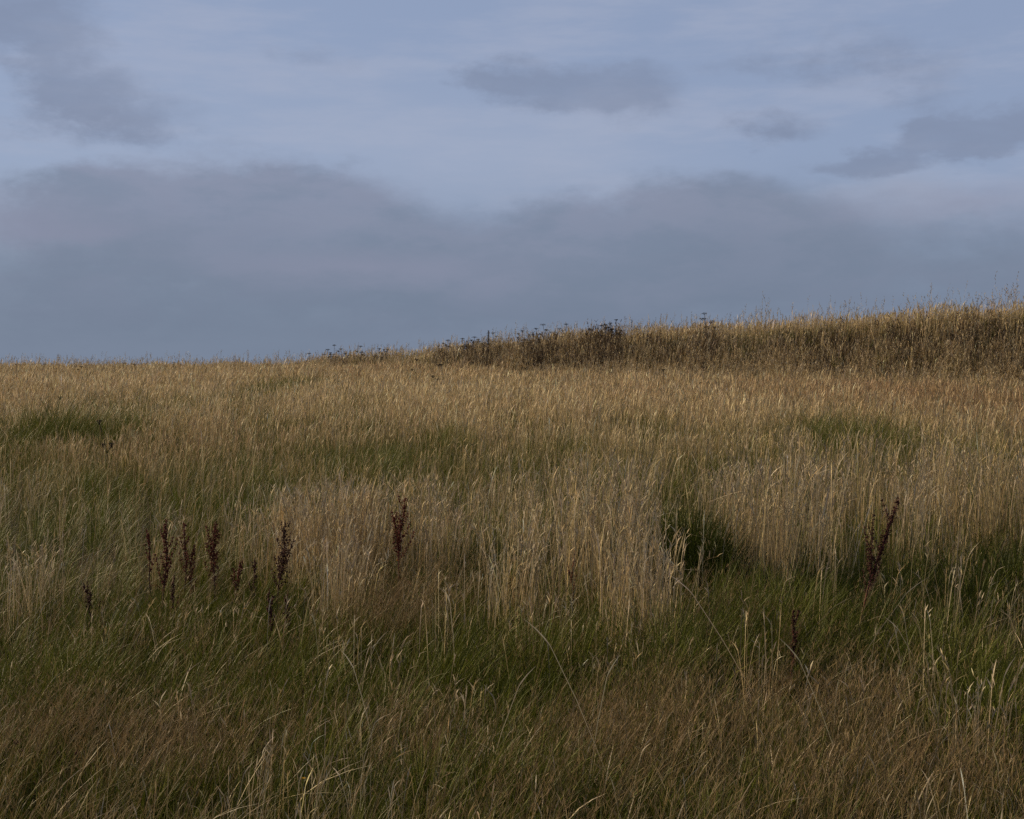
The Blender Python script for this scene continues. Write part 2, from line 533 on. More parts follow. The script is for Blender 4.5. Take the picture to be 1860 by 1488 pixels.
def build_meadow():
    B = Blades()
    # --- dry stems over the whole hill
    def keep(x, y):
        k = .25 + .04 * sstep(y, 7.0, 9) + .71 * sstep(y, 11, 22)
        k = k * (.25 + 1.5 * vnoise(x, y, .35, 11) ** 1.3) * (.30 + 1.2 * vnoise(x, y, 1.3, 12))
        k = k * (.30 + 1.0 * sstep(vnoise(x, y, .55, 16), .30, .62) * sstep(vnoise(x, y, 1.9, 17), .1, .6) + .55 * sstep(y, 14, 24))
        k = k * (1 - .92 * np.clip(field(GAPS, x, y) + .7 * field(CLEAR, x, y), 0, 1))
        k = k * (1 - .9 * np.clip(field(BARE, x, y), 0, 1)) * (1 - .72 * np.clip(field(GREENS, x, y), 0, 1) * sstep(vnoise(x, y, .4, 18), .15, .6))
        return k * (1 - .75 * is_bank(x, y))
    x, y = scatter(1250, .74, 2.6, 60, keep)
    x, y = tuft(x, y, .045, .5)
    n = len(x)
    s, t = bank_st(x, y)
    top = sstep(t, .8, 1.6) * sstep(s, 0, 5)
    hh = (.34 + .10 * sstep(y, 6, 10) + .10 * sstep(y, 10, 22)) * (.72 + .5 * vnoise(x, y, .8, 13)) * RNG.uniform(.72, 1.18, n)
    hh = hh * (1 + top * .10)
    hh *= (1 - .35 * np.clip(field(BARE, x, y), 0, 1)) * (1 - .22 * sstep(y, 6.5, 4.0))
    hh = hh * np.where(RNG.random(n) < .25, RNG.uniform(.45, .8, n), 1) * (1 + .25 * (RNG.random(n) < .06))
    hh *= 1 - .45 * np.clip(field(CLEAR, x, y), 0, 1)
    red = np.clip(field(REDS, x, y) + .35 * (vnoise(x, y, 1.3, 14) - .55), 0, 1)
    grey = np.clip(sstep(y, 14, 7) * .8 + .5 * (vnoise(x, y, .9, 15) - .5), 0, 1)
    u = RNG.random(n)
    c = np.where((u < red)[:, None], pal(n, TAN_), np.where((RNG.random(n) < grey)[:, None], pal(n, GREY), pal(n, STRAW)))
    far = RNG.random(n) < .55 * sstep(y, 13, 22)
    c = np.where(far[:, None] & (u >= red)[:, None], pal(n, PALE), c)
    lean = RNG.gamma(2.0, .06, n) + .02 * sstep(y, 7.5, 4.5)
    low = pal(n, STRAW + OLIVE)
    near = y < 15
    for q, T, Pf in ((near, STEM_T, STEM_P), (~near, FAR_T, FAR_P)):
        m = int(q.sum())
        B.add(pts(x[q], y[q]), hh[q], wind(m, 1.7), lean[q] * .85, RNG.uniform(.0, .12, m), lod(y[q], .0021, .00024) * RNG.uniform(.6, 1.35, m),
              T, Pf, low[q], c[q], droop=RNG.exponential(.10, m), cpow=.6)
    # --- long dry leaves, arched
    x, y = scatter(520, .9, 2.6, 52, lambda x, y: (.5 + .5 * sstep(y, 10, 16)) * (.35 + vnoise(x, y, .5, 21)) * (1 - .5 * np.clip(field(BARE, x, y), 0, 1)) * (1 - .6 * is_bank(x, y)))
    n = len(x)
    c = np.where((RNG.random(n) < .5)[:, None], pal(n, BROWN + OLIVE), pal(n, GREY))
    B.add(pts(x, y), RNG.uniform(.12, .34, n), wind(n, 1.3), RNG.uniform(.1, .5, n), RNG.uniform(.2, .9, n), lod(y, .0022) * RNG.uniform(.6, 1.3, n),
          (0, .3, .6, .85, 1), (.8, 1, .9, .6, .1), pal(n, BROWN + OLIVE), c)
    # --- pale flattened blades that catch the light
    x, y = scatter(34, .9, 2.8, 14, lambda x, y: .3 + vnoise(x, y, .6, 23))
    n = len(x)
    B.add(pts(x, y, -.10), RNG.uniform(.10, .24, n), wind(n, .8, .3), RNG.uniform(.25, .7, n), RNG.uniform(.2, .9, n), RNG.uniform(.0028, .0046, n),
          (0, .3, .55, .8, 1), (.3, .8, 1, .8, .1), pal(n, STRAW), pal(n, [(.54, .46, .32), (.46, .38, .25)]))
    # --- tall clumps
    for px, py, r, h, cnt in TALL:
        cx, cy = at(px, py)
        rr = r * cy / FPX
        n = int(cnt * .42)
        # a clump is made of tussocks
        k = max(4, n // 55)
        tx, ty = RNG.normal(0, .68, k) * rr, np.abs(RNG.normal(0, .9, k)) * rr * 1.3 * np.sign(RNG.normal(.25, 1, k))
        tl = RNG.normal(.12, .35, k)
        ti = RNG.integers(0, k, n)
        x = cx + tx[ti] + RNG.normal(0, .07, n)
        y = cy + ty[ti] + RNG.normal(0, .07, n)
        q = RNG.random(n) > .93 * np.clip(field(GAPS, x, y) + .8 * field(CLEAR, x, y), 0, 1)
        x, y, ti = x[q], y[q], ti[q]
        n = len(x)
        hh = h * RNG.uniform(.62, 1.08, n) * (1 + .10 * np.sin(ti * 2.3))
        cc = np.where((RNG.random(n) < .62)[:, None], pal(n, GREY), pal(n, STRAW))
        A = B.add(pts(x, y), hh, RNG.normal(.1, 1.8, n), np.abs(RNG.normal(0, .09, n)) + .01, RNG.uniform(0, .09, n), RNG.uniform(.0020, .0042, n),
              STEM_T, STEM_P, pal(n, STRAW), cc, droop=RNG.exponential(.10, n))
        for j in range(2):
            B.add(A[:, (4, 5)[j]], RNG.uniform(.015, .05, n), RNG.uniform(0, 6.28, n), RNG.uniform(.1, .6, n), RNG.uniform(0, .5, n), RNG.uniform(.003, .0065, n),
                  (0, .5, 1), (.4, 1.1, .2), cc, pal(n, GREY + PALE))
    # --- a few single long stalks in the foreground
    for px, py, dx, L in [(828, 1290, -4, .58), (1420, 1350, -190, .85), (1140, 1500, -160, .8),
                          (1560, 1490, -120, .7), (1790, 1488, 30, .6), (300, 1180, 90, .5), (980, 1180, 150, .6), (700, 1460, -60, .6), (1500, 1300, 170, .75),
                          (1060, 1500, 40, .62), (1710, 1300, -90, .5), (1380, 1250, 160, .6), (240, 1400, 110, .5), (860, 1500, 90, .6), (620, 1340, 70, .5)]:
        x0, y0 = at(px, py)
        a = dx * y0 / FPX / L
        B.add(pts(np.array([x0]), np.array([y0])), L, 0 if a > 0 else math.pi, abs(a) * .95, .03, .0030, STEM_T, STEM_P, pal(1, STRAW), pal(1, [(.52, .42, .28)]),
              droop=.1, psi=np.array([.1]))
    B.build('meadow_grass', 'dry straw coloured meadow grass with seed heads covering the hillside')

    # --- green understorey
    B = Blades()
    def keepg(x, y):
        g = .36 + .75 * np.clip(field(GREENS, x, y), 0, 1.2) * (.25 + .9 * vnoise(x, y, .35, 36)) + .9 * (vnoise(x, y, .55, 31) - .5) + .5 * (vnoise(x, y, 1.7, 35) - .5) + .30 * sstep(y, 9, 5) + .22 * sstep(y, 7, 10) * sstep(y, 26, 15)
        return np.clip(g * (.5 + vnoise(x, y, .25, 32)), .06, 1) * (1 - .4 * is_bank(x, y))
    x0, y0 = scatter(4600, 1.10, 2.6, 52, keepg)
    x, y = tuft(x0, y0, .06, .2)
    ox, oy = x0 - x, y0 - y
    n = len(x)
    g = np.clip(field(GREENS, x, y), 0, 1.2)
    hh = RNG.uniform(.10, .30, n) * (.85 + .45 * g) * (.75 + .5 * vnoise(x, y, .7, 33)) * (1 + (.55 + .5 * g) * sstep(y, 9, 16))
    c1 = np.where((RNG.random(n) < (.22 + .26 * sstep(y, 10, 16)) * (1 - .5 * g))[:, None], pal(n, OLIVE), pal(n, GREEN, .22))
    rad = np.hypot(ox, oy)
    az = np.arctan2(oy + .25 * RNG.normal(0, .05, n), ox + .012 + .25 * RNG.normal(0, .05, n))
    hh = hh * (.55 + .9 * vnoise(x, y, .22, 34))
    B.add(pts(x, y), hh, az, RNG.uniform(.03, .35, n) + np.minimum(rad * 1.5, .3), RNG.uniform(.0, .55, n), lod(y, .0034, .00025) * RNG.uniform(.7, 1.4, n),
          (0, .35, .7, 1), (.8, 1, .75, .08), pal(n, GREEN), c1)
    # taller dark green tufts in the hollows, some tips darkened to paint gap shade
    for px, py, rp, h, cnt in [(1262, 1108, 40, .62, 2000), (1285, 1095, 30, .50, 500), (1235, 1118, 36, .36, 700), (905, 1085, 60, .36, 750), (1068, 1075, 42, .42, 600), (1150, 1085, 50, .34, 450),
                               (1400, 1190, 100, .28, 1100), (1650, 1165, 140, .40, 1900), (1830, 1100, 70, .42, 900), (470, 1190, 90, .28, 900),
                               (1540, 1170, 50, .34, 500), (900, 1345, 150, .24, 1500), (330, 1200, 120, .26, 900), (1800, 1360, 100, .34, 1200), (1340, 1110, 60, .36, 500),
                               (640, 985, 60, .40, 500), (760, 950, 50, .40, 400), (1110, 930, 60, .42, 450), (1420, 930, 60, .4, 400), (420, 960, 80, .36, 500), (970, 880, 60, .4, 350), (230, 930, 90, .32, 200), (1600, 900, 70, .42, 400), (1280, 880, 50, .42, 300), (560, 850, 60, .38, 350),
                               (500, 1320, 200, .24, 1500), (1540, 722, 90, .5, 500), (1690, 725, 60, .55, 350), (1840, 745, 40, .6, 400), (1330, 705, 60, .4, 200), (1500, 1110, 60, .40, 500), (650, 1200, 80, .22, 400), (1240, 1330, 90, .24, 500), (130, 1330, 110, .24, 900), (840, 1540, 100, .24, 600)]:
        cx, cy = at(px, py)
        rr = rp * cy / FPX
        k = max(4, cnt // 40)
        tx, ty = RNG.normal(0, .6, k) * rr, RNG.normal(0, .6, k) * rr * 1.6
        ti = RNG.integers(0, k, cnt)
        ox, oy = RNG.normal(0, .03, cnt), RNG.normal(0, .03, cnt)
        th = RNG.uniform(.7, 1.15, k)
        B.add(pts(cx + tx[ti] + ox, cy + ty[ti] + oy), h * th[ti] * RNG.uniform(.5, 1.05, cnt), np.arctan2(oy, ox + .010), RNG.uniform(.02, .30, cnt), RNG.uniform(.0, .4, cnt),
              np.maximum(.00025 * cy, RNG.uniform(.0030, .0060, cnt)), (0, .35, .7, 1), (.8, 1, .75, .08), pal(cnt, GREEN), pal(cnt, SHADE_GREEN if py < 1200 and h > .3 and py > 1050 else GREEN, .3))
    B.build('green_grass', 'fresh green grass blades growing low between the dry stems')

    # --- brown haze of fine seeding grass
    B = Blades()
    def keepb(x, y):
        return np.clip(field(BROWNS, x, y) * (.05 + 1.3 * vnoise(x, y, .25, 41)) * 1.5 * sstep(vnoise(x, y, .6, 44), .2, .75) + .16 * sstep(y, 11, 7) * sstep(vnoise(x, y, .4, 45), .35, .7) + .03 + .10 * sstep(y, 8, 4) * vnoise(x, y, .8, 42), 0, 1) * (1 - is_bank(x, y))
    x, y = scatter(800, .9, 2.6, 40, keepb)
    n = len(x)
    L = RNG.uniform(.26, .46, n)
    ph = wind(n, .7, .2)
    la, lb = RNG.uniform(.05, .45, n), RNG.uniform(.05, .35, n)
    cs = pal(n, BROWN)
    A = B.add(pts(x, y), L, ph, la, lb, lod(y, .0015, .00016), (0, .4, .6, .7, .8, .9, 1), (1, .9, .8, .7, .6, .5, .3), pal(n, BROWN + OLIVE), cs)
    for k in range(12):
        ring = [2, 2, 3, 3, 3, 4, 4, 4, 5, 5, 6, 6][k]
        q = y < (40 if k % 3 == 0 else 12)
        m = int(q.sum())
        B.add(A[q, ring], RNG.uniform(.025, .075, m) * (1 - .06 * k), RNG.uniform(0, 2 * math.pi, m), RNG.uniform(.25, .8, m), RNG.uniform(-.1, .3, m),
              lod(y[q], .0013, .00014), (0, .6, 1), (.5, 1.2, .6), cs[q], pal(m, BROWN + [(.30, .22, .14)]))
    B.build('brown_seeding_grass', 'low brown haze of fine seeding grass between the green patches')

    # --- weeds on the face of the bank
    B = Blades()

    def tall_stems(x, y, L, rows=STRAW + GREY):
        n = len(x)
        cs = pal(n, rows)
        A = B.add(pts(x, y), L, RNG.normal(.1, 1.3, n), RNG.uniform(.0, .16, n), RNG.uniform(0, .16, n), lod(y, .0022, .00010) * RNG.uniform(.7, 1.3, n),
                  (0, .5, .8, .87, .93, 1), (1, .9, .7, .7, .6, .3), pal(n, STRAW), cs)
        for k in range(6):
            B.add(A[:, (2, 3, 3, 4, 4, 5)[k]], RNG.uniform(.03, .085, n), RNG.uniform(0, 6.28, n), RNG.uniform(.15, .75, n), RNG.uniform(-.1, .4, n),
                  RNG.uniform(.006, .014, n), (0, .5, 1), (.3, 1.2, .3), cs, pal(n, GREY + BROWN))

    n0 = 46000
    s = RNG.uniform(-6, 34, n0)
    t = RNG.triangular(-.6, 1.3, 2.7, n0)
    x = BA[0] + BE[0] * s + BN[0] * t
    y = BA[1] + BE[1] * s + BN[1] * t
    q = (RNG.random(n0) < sstep(s, -6, 1) * (.25 + 1.1 * vnoise(s, t * .4, .9, 51)) * (.55 + .45 * sstep(s, 4, 12)) * sstep(t, 2.7, 1.9) * (.35 + 1.3 * sstep(vnoise(s, t, 1.4, 54), .3, .7))) & (np.abs(x) < .43 * y + 1)
    x, y, s = x[q], y[q], s[q]
    n = len(x)
    hh = RNG.uniform(.16, .62, n) * (.50 + .018 * np.clip(s, 0, 22)) * (.55 + .9 * vnoise(s, s * 0, .7, 53))
    dk = RNG.random(n) < .10 + .55 * vnoise(s, s * 0, 1.6, 52)
    c = np.where(dk[:, None], pal(n, DARK), np.where((RNG.random(n) < .35)[:, None], pal(n, BROWN), pal(n, GREY)))
    B.add(pts(x, y), hh, RNG.normal(.1, 1.4, n), RNG.uniform(.02, .3, n), RNG.uniform(0, .3, n), RNG.uniform(.006, .013, n),
          (0, .45, .75, .86, 1), (1, .9, .8, 1.8, .4), np.where(dk[:, None], pal(n, DARK), pal(n, BROWN)), c)
    for px, wpx, hmax, cnt in [(605, 22, .50, 260), (660, 16, .34, 120), (692, 20, .46, 220), (805, 26, .42, 200), (860, 40, .62, 520), (905, 22, .50, 220),
                               (955, 16, .62, 240), (985, 30, .70, 420), (1050, 40, .60, 360), (1100, 34, .84, 560), (1180, 60, .6, 380), (1285, 20, .6, 160),
                               (1500, 60, .6, 260), (1650, 80, .6, 300), (1800, 60, .7, 300)]:
        cnt = int(cnt * .42)
        u = RNG.normal(px, wpx * .6, cnt)
        tt = RNG.uniform(.3, 2.2, cnt)
        q_ = (u - CX) / FPX                                  # ray through the bank at that bearing
        yy = (BA[0] * BN[0] + BA[1] * BN[1] + tt) / (q_ * BN[0] + BN[1])
        xx = q_ * yy
        A = B.add(pts(xx, yy), hmax * RNG.uniform(.45, 1.05, cnt), RNG.uniform(0, 6.28, cnt), RNG.uniform(0, .2, cnt), RNG.uniform(0, .2, cnt), RNG.uniform(.008, .014, cnt),
                  (0, .4, .6, .75, .9, 1), (1, 1, 1, .9, .8, .5), pal(cnt, DARK), pal(cnt, DARK))
        for k in range(9):
            B.add(A[:, (2, 2, 3, 3, 4, 4, 5, 5, 5)[k]], RNG.uniform(.03, .12, cnt), RNG.uniform(0, 6.28, cnt), RNG.uniform(.3, .9, cnt), RNG.uniform(-.1, .5, cnt),
                  RNG.uniform(.008, .022, cnt), (0, .6, 1), (.4, 1.1, .5), pal(cnt, DARK), pal(cnt, DARK + BROWN[:2]))
    # tall thin stems with open heads along the bank top, grey stems at its foot
    n0 = 7500
    s, t = RNG.uniform(-9, 34, n0), RNG.gamma(2.0, .8, n0) + .7
    x, y = BA[0] + BE[0] * s + BN[0] * t, BA[1] + BE[1] * s + BN[1] * t
    t = np.where(RNG.random(n0) < .35, RNG.uniform(0, .9, n0), t)
    x, y = BA[0] + BE[0] * s + BN[0] * t, BA[1] + BE[1] * s + BN[1] * t
    q = (RNG.random(n0) < 1.35 * vnoise(s, t, 1.1, 61) ** 1.4) & (np.abs(x) < .43 * y + 1) & (t < 5)
    x, y, s = x[q], y[q], s[q]
    n = len(x)
    tall_stems(x, y, RNG.triangular(.35, .60, 1.08, n) * (.72 + .026 * np.clip(s, 0, 25)) * (.75 + .5 * vnoise(s, s * 0, .9, 62)))
    n0 = 4800
    x, y = RNG.uniform(-22, 3, n0), RNG.uniform(40, 49, n0)
    q = (RNG.random(n0) < .1 + .8 * vnoise(x, y, 1.2, 63)) & (np.abs(x) < .43 * y + 1)
    tall_stems(x[q], y[q], RNG.triangular(.42, .56, 1.02, int(q.sum())))
    n0 = 24000
    s, t = RNG.uniform(2, 34, n0), 1.2 - RNG.gamma(2.0, .8, n0)
    x, y = BA[0] + BE[0] * s + BN[0] * t, BA[1] + BE[1] * s + BN[1] * t
    q = (RNG.random(n0) < sstep(s, 4, 16) * 1.3 * vnoise(x, y, .7, 64) ** 1.6) & (np.abs(x) < .43 * y + 1)
    x, y = x[q], y[q]
    n = len(x)
    tall_stems(x, y, RNG.triangular(.25, .5, .95, n), GREY + STRAW)
    B.build('bank_weeds', 'dark dead weed stems standing thick on the face of the bank')


build_meadow()


# ------------------------------------------------------------------ plants that stand by themselves
def tube(path, rad, sides=5):
    path = np.asarray(path, float)
    n = len(path)
    tan = np.gradient(path, axis=0)
    tan /= np.linalg.norm(tan, axis=1)[:, None] + 1e-9
    ref = np.array([0.3, 1.0, 0.05])
    u = np.cross(tan, ref)
    u /= np.linalg.norm(u, axis=1)[:, None] + 1e-9
    v = np.cross(tan, u)
    an = np.arange(sides) * 2 * math.pi / sides
    rad = np.broadcast_to(np.asarray(rad, float), (n,))
    V = path[:, None, :] + rad[:, None, None] * (np.cos(an)[None, :, None] * u[:, None, :] + np.sin(an)[None, :, None] * v[:, None, :])
    i = np.arange(n * sides).reshape(n, sides)
    F = np.stack([i[:-1], np.roll(i[:-1], -1, 1), np.roll(i[1:], -1, 1), i[1:]], -1).reshape(-1, 4)
    return V.reshape(-1, 3), F


OCT_F = np.array([(0, 1, 2, 2), (0, 2, 3, 3), (0, 3, 4, 4), (0, 4, 1, 1), (5, 2, 1, 1), (5, 3, 2, 2), (5, 4, 3, 3), (5, 1, 4, 4)])


def join(parts):
    V, F, n = [], [], 0
    for v, f in parts:
        V.append(v)
        F.append(f + n)
        n += len(v)
    return np.concatenate(V), np.concatenate(F)


def link_tri(name, parts, mat, parent, smooth=False):
    """parts: list of (V, F with 3 or 4 columns); built through from_pydata so triangles may be mixed in"""
    V, F, n = [], [], 0
    for v, f in parts:
        V += [tuple(map(float, p)) for p in v]
        for r in np.asarray(f):
            r = [int(k) + n for k in r]
            if len(r) == 4 and r[2] == r[3]:
                r = r[:3]
            F.append(r)
        n += len(v)
    me = bpy.data.meshes.new(name)
    me.from_pydata(V, [], F)
    me.update()
    if smooth:
        for p in me.polygons:
            p.use_smooth = True
    me.materials.append(mat)
    o = bpy.data.objects.new(name, me)
    COL.objects.link(o)
    o.parent = parent
    return o


def seed(c, r, l, rng):
    """one little winged seed: a lumpy octahedron"""
    d = rng.normal(0, 1, 3)
    d /= np.linalg.norm(d) + 1e-9
    u = np.cross(d, (0.1, .2, 1))
    u /= np.linalg.norm(u) + 1e-9
    v = np.cross(d, u)
    V = [c - d * l]
    for k, w in ((0, 1.0), (1, .6), (2, 1.0), (3, .6)):
        a = k * math.pi / 2
        V.append(c + r * w * (math.cos(a) * u + math.sin(a) * v))
    V.append(c + d * l)
    return np.array(V), OCT_F


def empty(name, loc, label, cat, group=None):
    o = bpy.data.objects.new(name, None)
    COL.objects.link(o)
    o.location = loc
    o.empty_display_size = .1
    return prop(o, label, cat, group)


def curve_pts(p0, d0, L, bend, n=8):
    """a path from p0 along d0 that bends by the vector bend"""
    t = np.linspace(0, 1, n)[:, None]
    return np.asarray(p0) + L * (t * np.asarray(d0) + t * t * np.asarray(bend))


def dock(px, py, tx, ty, label, branches=9, bush=1.0, dark=False, red=False, fork=None, start=.42, leaves=2, seed_n=0, thick=1.0):
    rng = np.random.default_rng(100 + seed_n)
    x, y = at(px, py)
    z = float(height(x, y))
    root = empty('dock_plant', (x, y, z), label, 'dock plant', 'dead dock plants standing in the meadow')
    H = (py - ty) * y / FPX
    off = (tx - px) * y / FPX
    n = 14
    t = np.linspace(0, 1, n)
    dep = rng.normal(0, .04)
    wob = .006 * np.sin(t * 9 + seed_n)
    path = np.stack([off * t ** 1.8 + wob, dep * t, H * (t * 1.0) - .02 * (1 - t)], -1)
    smat = MAT_DOCKSTEM if red else MAT_DOCKSTEM2
    dmat = MAT_DOCK2 if dark else MAT_DOCK
    link_tri('stem', [tube(path, np.linspace(.0050, .0016, n) * thick, 6)], smat, root, True)

    def spike(p, parts, size, dens):
        """whorls of seeds along a path"""
        for i in range(len(p) - 1):
            seg = p[i + 1] - p[i]
            ln = np.linalg.norm(seg)
            k = max(1, int(ln / .016))
            for j in range(k):
                c = p[i] + seg * (j + rng.random() * .5) / k
                f = (i + j / k) / len(p)
                r = 1.5 * size * (1.05 - .7 * f) * (.6 + .8 * rng.random())
                for _ in range(max(3, int(dens * 1.25 * (1.1 - .5 * f)))):
                    o = rng.normal(0, 1, 3)
                    o /= np.linalg.norm(o) + 1e-9
                    parts.append(seed(c + o * r * rng.uniform(.3, 1.0), rng.uniform(.0036, .0066), rng.uniform(.0048, .0080), rng))

    # leader
    lead = path[int(n * (start + .1)):]
    parts = [tube(lead, .0022, 4)]
    spike(lead, parts, .0115 * bush, 6)
    link_tri('seed_spike', parts, dmat, root)
    for b in range(branches):
        f = start + (1 - start) * .86 * (b + rng.random() * .6) / branches
        i = f * (n - 1)
        p0 = path[int(i)] + (path[min(int(i) + 1, n - 1)] - path[int(i)]) * (i % 1)
        az = b * 2.4 + rng.random()
        L = H * (.25 * (1.15 - f) + .05) * rng.uniform(.6, 1.35)
        out = .62 * rng.uniform(.5, 1.3) * bush
        d = np.array([math.cos(az) * out + off * .4 / max(H, .1), math.sin(az) * out * .7, .92])
        bp = curve_pts(p0, d, L, np.array([-math.cos(az) * out * .35, 0, .12]), 6)
        parts = [tube(bp, np.linspace(.0017, .0008, 6), 4)]
        spike(bp, parts, .0095 * bush, 5)
        link_tri('seed_branch', parts, dmat, root)
    if fork:
        fx, fy, f0 = fork
        i = int(f0 * (n - 1))
        p0 = path[i]
        p1 = np.array([(fx - px) * y / FPX, dep + .02, (py - fy) * y / FPX])
        tt = np.linspace(0, 1, 9)[:, None]
        bp = p0 + (p1 - p0) * tt + np.array([0, 0, .02]) * np.sin(tt * math.pi)
        parts = [tube(bp, np.linspace(.0028, .001, 9), 5)]
        spike(bp[1:], parts, .011 * bush, 6)
        link_tri('seed_branch', parts, dmat, root)
    for k in range(leaves):
        f = rng.uniform(.12, start)
        p0 = path[int(f * (n - 1))]
        az = rng.random() * 6.28
        L = rng.uniform(.06, .13)
        lp = curve_pts(p0, (math.cos(az) * .8, math.sin(az) * .8, .35), L, (math.cos(az) * .1, math.sin(az) * .1, -.75), 7)
        side = np.array([-math.sin(az), math.cos(az), .25])
        w = np.array([.2, .8, 1, .95, .7, .4, .05])[:, None] * .011
        curl = np.sin(np.linspace(0, 5, 7))[:, None] * np.array([0, 0, .006])
        V = np.concatenate([lp - side * w + curl, lp + np.array([0, 0, -.005]), lp + side * w - curl])
        F = [(j, j + 1, 7 + j + 1, 7 + j) for j in range(6)] + [(7 + j, 7 + j + 1, 14 + j + 1, 14 + j) for j in range(6)]
        link_tri('leaf', [(V, np.array(F))], MAT_DOCKLEAF, root, True)
    return root


dock(276, 1125, 269, 960, 'slim dark red dock spike, leftmost tall one of the row in the shorter grass', 4, .75, start=.5, seed_n=1, leaves=1)
dock(297, 1150, 301, 944, 'tall thick dark red dock with a narrow spire, tallest of the row at the left', 12, 1.0, start=.36, seed_n=2, thick=1.3)
dock(335, 1125, 333, 953, 'dark red dock with a slender spire right of the tallest dock of the row', 7, .95, start=.4, seed_n=3)
dock(343, 1125, 351, 990, 'shorter reddish brown dock leaning against the slender spired dock', 6, .85, start=.35, seed_n=4)
dock(388, 1140, 391, 948, 'bushy dark red dock forking into two tips in the middle of the row', 13, 1.25, start=.42, fork=(372, 954, .62), seed_n=5, thick=1.2)
dock(424, 1130, 438, 1016, 'small dark dock leaning right beside the bushy forked dock', 5, .9, start=.45, fork=(419, 1034, .6), seed_n=6)
dock(460, 1130, 461, 1016, 'small dull brown dock half hidden in grass between the two bushy docks', 6, .8, start=.4, seed_n=7, dark=True)
dock(503, 1140, 514, 949, 'broad dark brown dock with spread branches, rightmost of the row', 14, 1.4, start=.35, fork=(528, 985, .5), seed_n=8, dark=True)
dock(488, 1215, 489, 1070, 'thin blackish dock stalk rising from green grass below the broad brown dock', 5, .75, start=.4, seed_n=9, dark=True)
dock(519, 1200, 523, 1074, 'short dark spike of dock just right of the thin blackish stalk', 5, .8, start=.35, seed_n=10, dark=True)
dock(316, 1165, 316, 1045, 'small dark dock low in the grass below the slender spired dock', 4, .75, start=.4, seed_n=11, dark=True)
dock(722, 1110, 736, 903, 'solitary bright rusty red dock with dense head among tall dry stems', 13, 1.25, start=.45, fork=(712, 925, .55), seed_n=12, red=True)
dock(1563, 1180, 1632, 905, 'large blackish dock with bright red stem leaning right in dark green grass', 16, 1.15, start=.36, fork=(1586, 932, .5), seed_n=14, dark=True, red=True, thick=1.35, leaves=3)
dock(1438, 1285, 1447, 1112, 'narrow blackish dock spike with red lower stem left of the large leaning dock', 6, .8, start=.42, seed_n=15, dark=True, red=True)
dock(163, 1190, 163, 1054, 'thin dark dock spike standing alone at the far left of the docks', 5, .8, start=.4, seed_n=16, dark=True)
dock(186, 1195, 183, 1088, 'short dark dock right beside the lone far left spike', 4, .7, start=.4, seed_n=17, dark=True)
dock(1040, 1130, 1042, 1000, 'dim reddish dock hidden behind dry stems in the centre of the meadow', 3, .6, start=.4, seed_n=18)


def umbel(px, ty, label, y=None, on_bank=True, H=.8, heads=4, seed_n=0, spread=1.0, size=1.0, group='dead umbel plants along the bank'):
    """dead flat-topped plant; px, ty = photo pixel of its top"""
    rng = np.random.default_rng(500 + seed_n)
    if y is None:
        # stand it where the bank face lets its top reach ty
        best = None
        for yy in np.arange(29, 47, .1):
            xx = (px - CX) / FPX * yy
            s, t = bank_st(xx, yy)
            if not (.2 < t < 2.6):
                continue
            top = float(height(xx, yy)) + H
            e = abs(EYE_PY + FPX * (EYE - top) / yy - ty)
            if best is None or e < best[0]:
                best = (e, yy)
        y = best[1] if best else 45.0
    x = (px - CX) / FPX * y
    z = float(height(x, y))
    H = min(max((EYE_PY - ty) * y / FPX + EYE - z, .35), 1.3)
    root = empty('umbel_plant', (x, y, z), label, 'dead umbel', group)
    path = curve_pts((0, 0, -.02), (rng.normal(0, .03), 0, .98 * H), 1.0, (rng.normal(0, .04), 0, 0), 7)
    link_tri('stem', [tube(path, np.linspace(.008, .005, 7) * size, 5)], MAT_UMBELSTEM, root, True)
    for k in range(heads):
        f = 1.0 if k == 0 else rng.uniform(.62, .95)
        i = min(int(f * 6), 5)
        p0 = path[max(i - 1, 0)] if k else path[5]
        az = k * 2.4 + rng.random()
        tip = path[6] if k == 0 else p0 + size * np.array([math.cos(az) * .13 * spread, math.sin(az) * .10, rng.uniform(.06, .20)])
        parts = [tube(curve_pts(p0, tip - p0, 1.0, (0, 0, .0), 4), .004, 4)]
        R = rng.uniform(.045, .085) * (1.15 if k == 0 else .9) * size
        nr = 11
        for j in range(nr):
            a = j * 2.4
            r = R * math.sqrt((j + .5) / nr)
            q = tip + np.array([math.cos(a) * r, math.sin(a) * r, .03 - r * r * 4])
            parts.append(tube(np.array([tip - (0, 0, .02), (tip + q) / 2 - (0, 0, .004), q]), .0025, 3))
            for _ in range(3):
                parts.append(seed(q + rng.normal(0, .007, 3) * size, .010 * size, .008 * size, rng))
        link_tri('flower_head', parts, MAT_UMBEL, root)
    return root


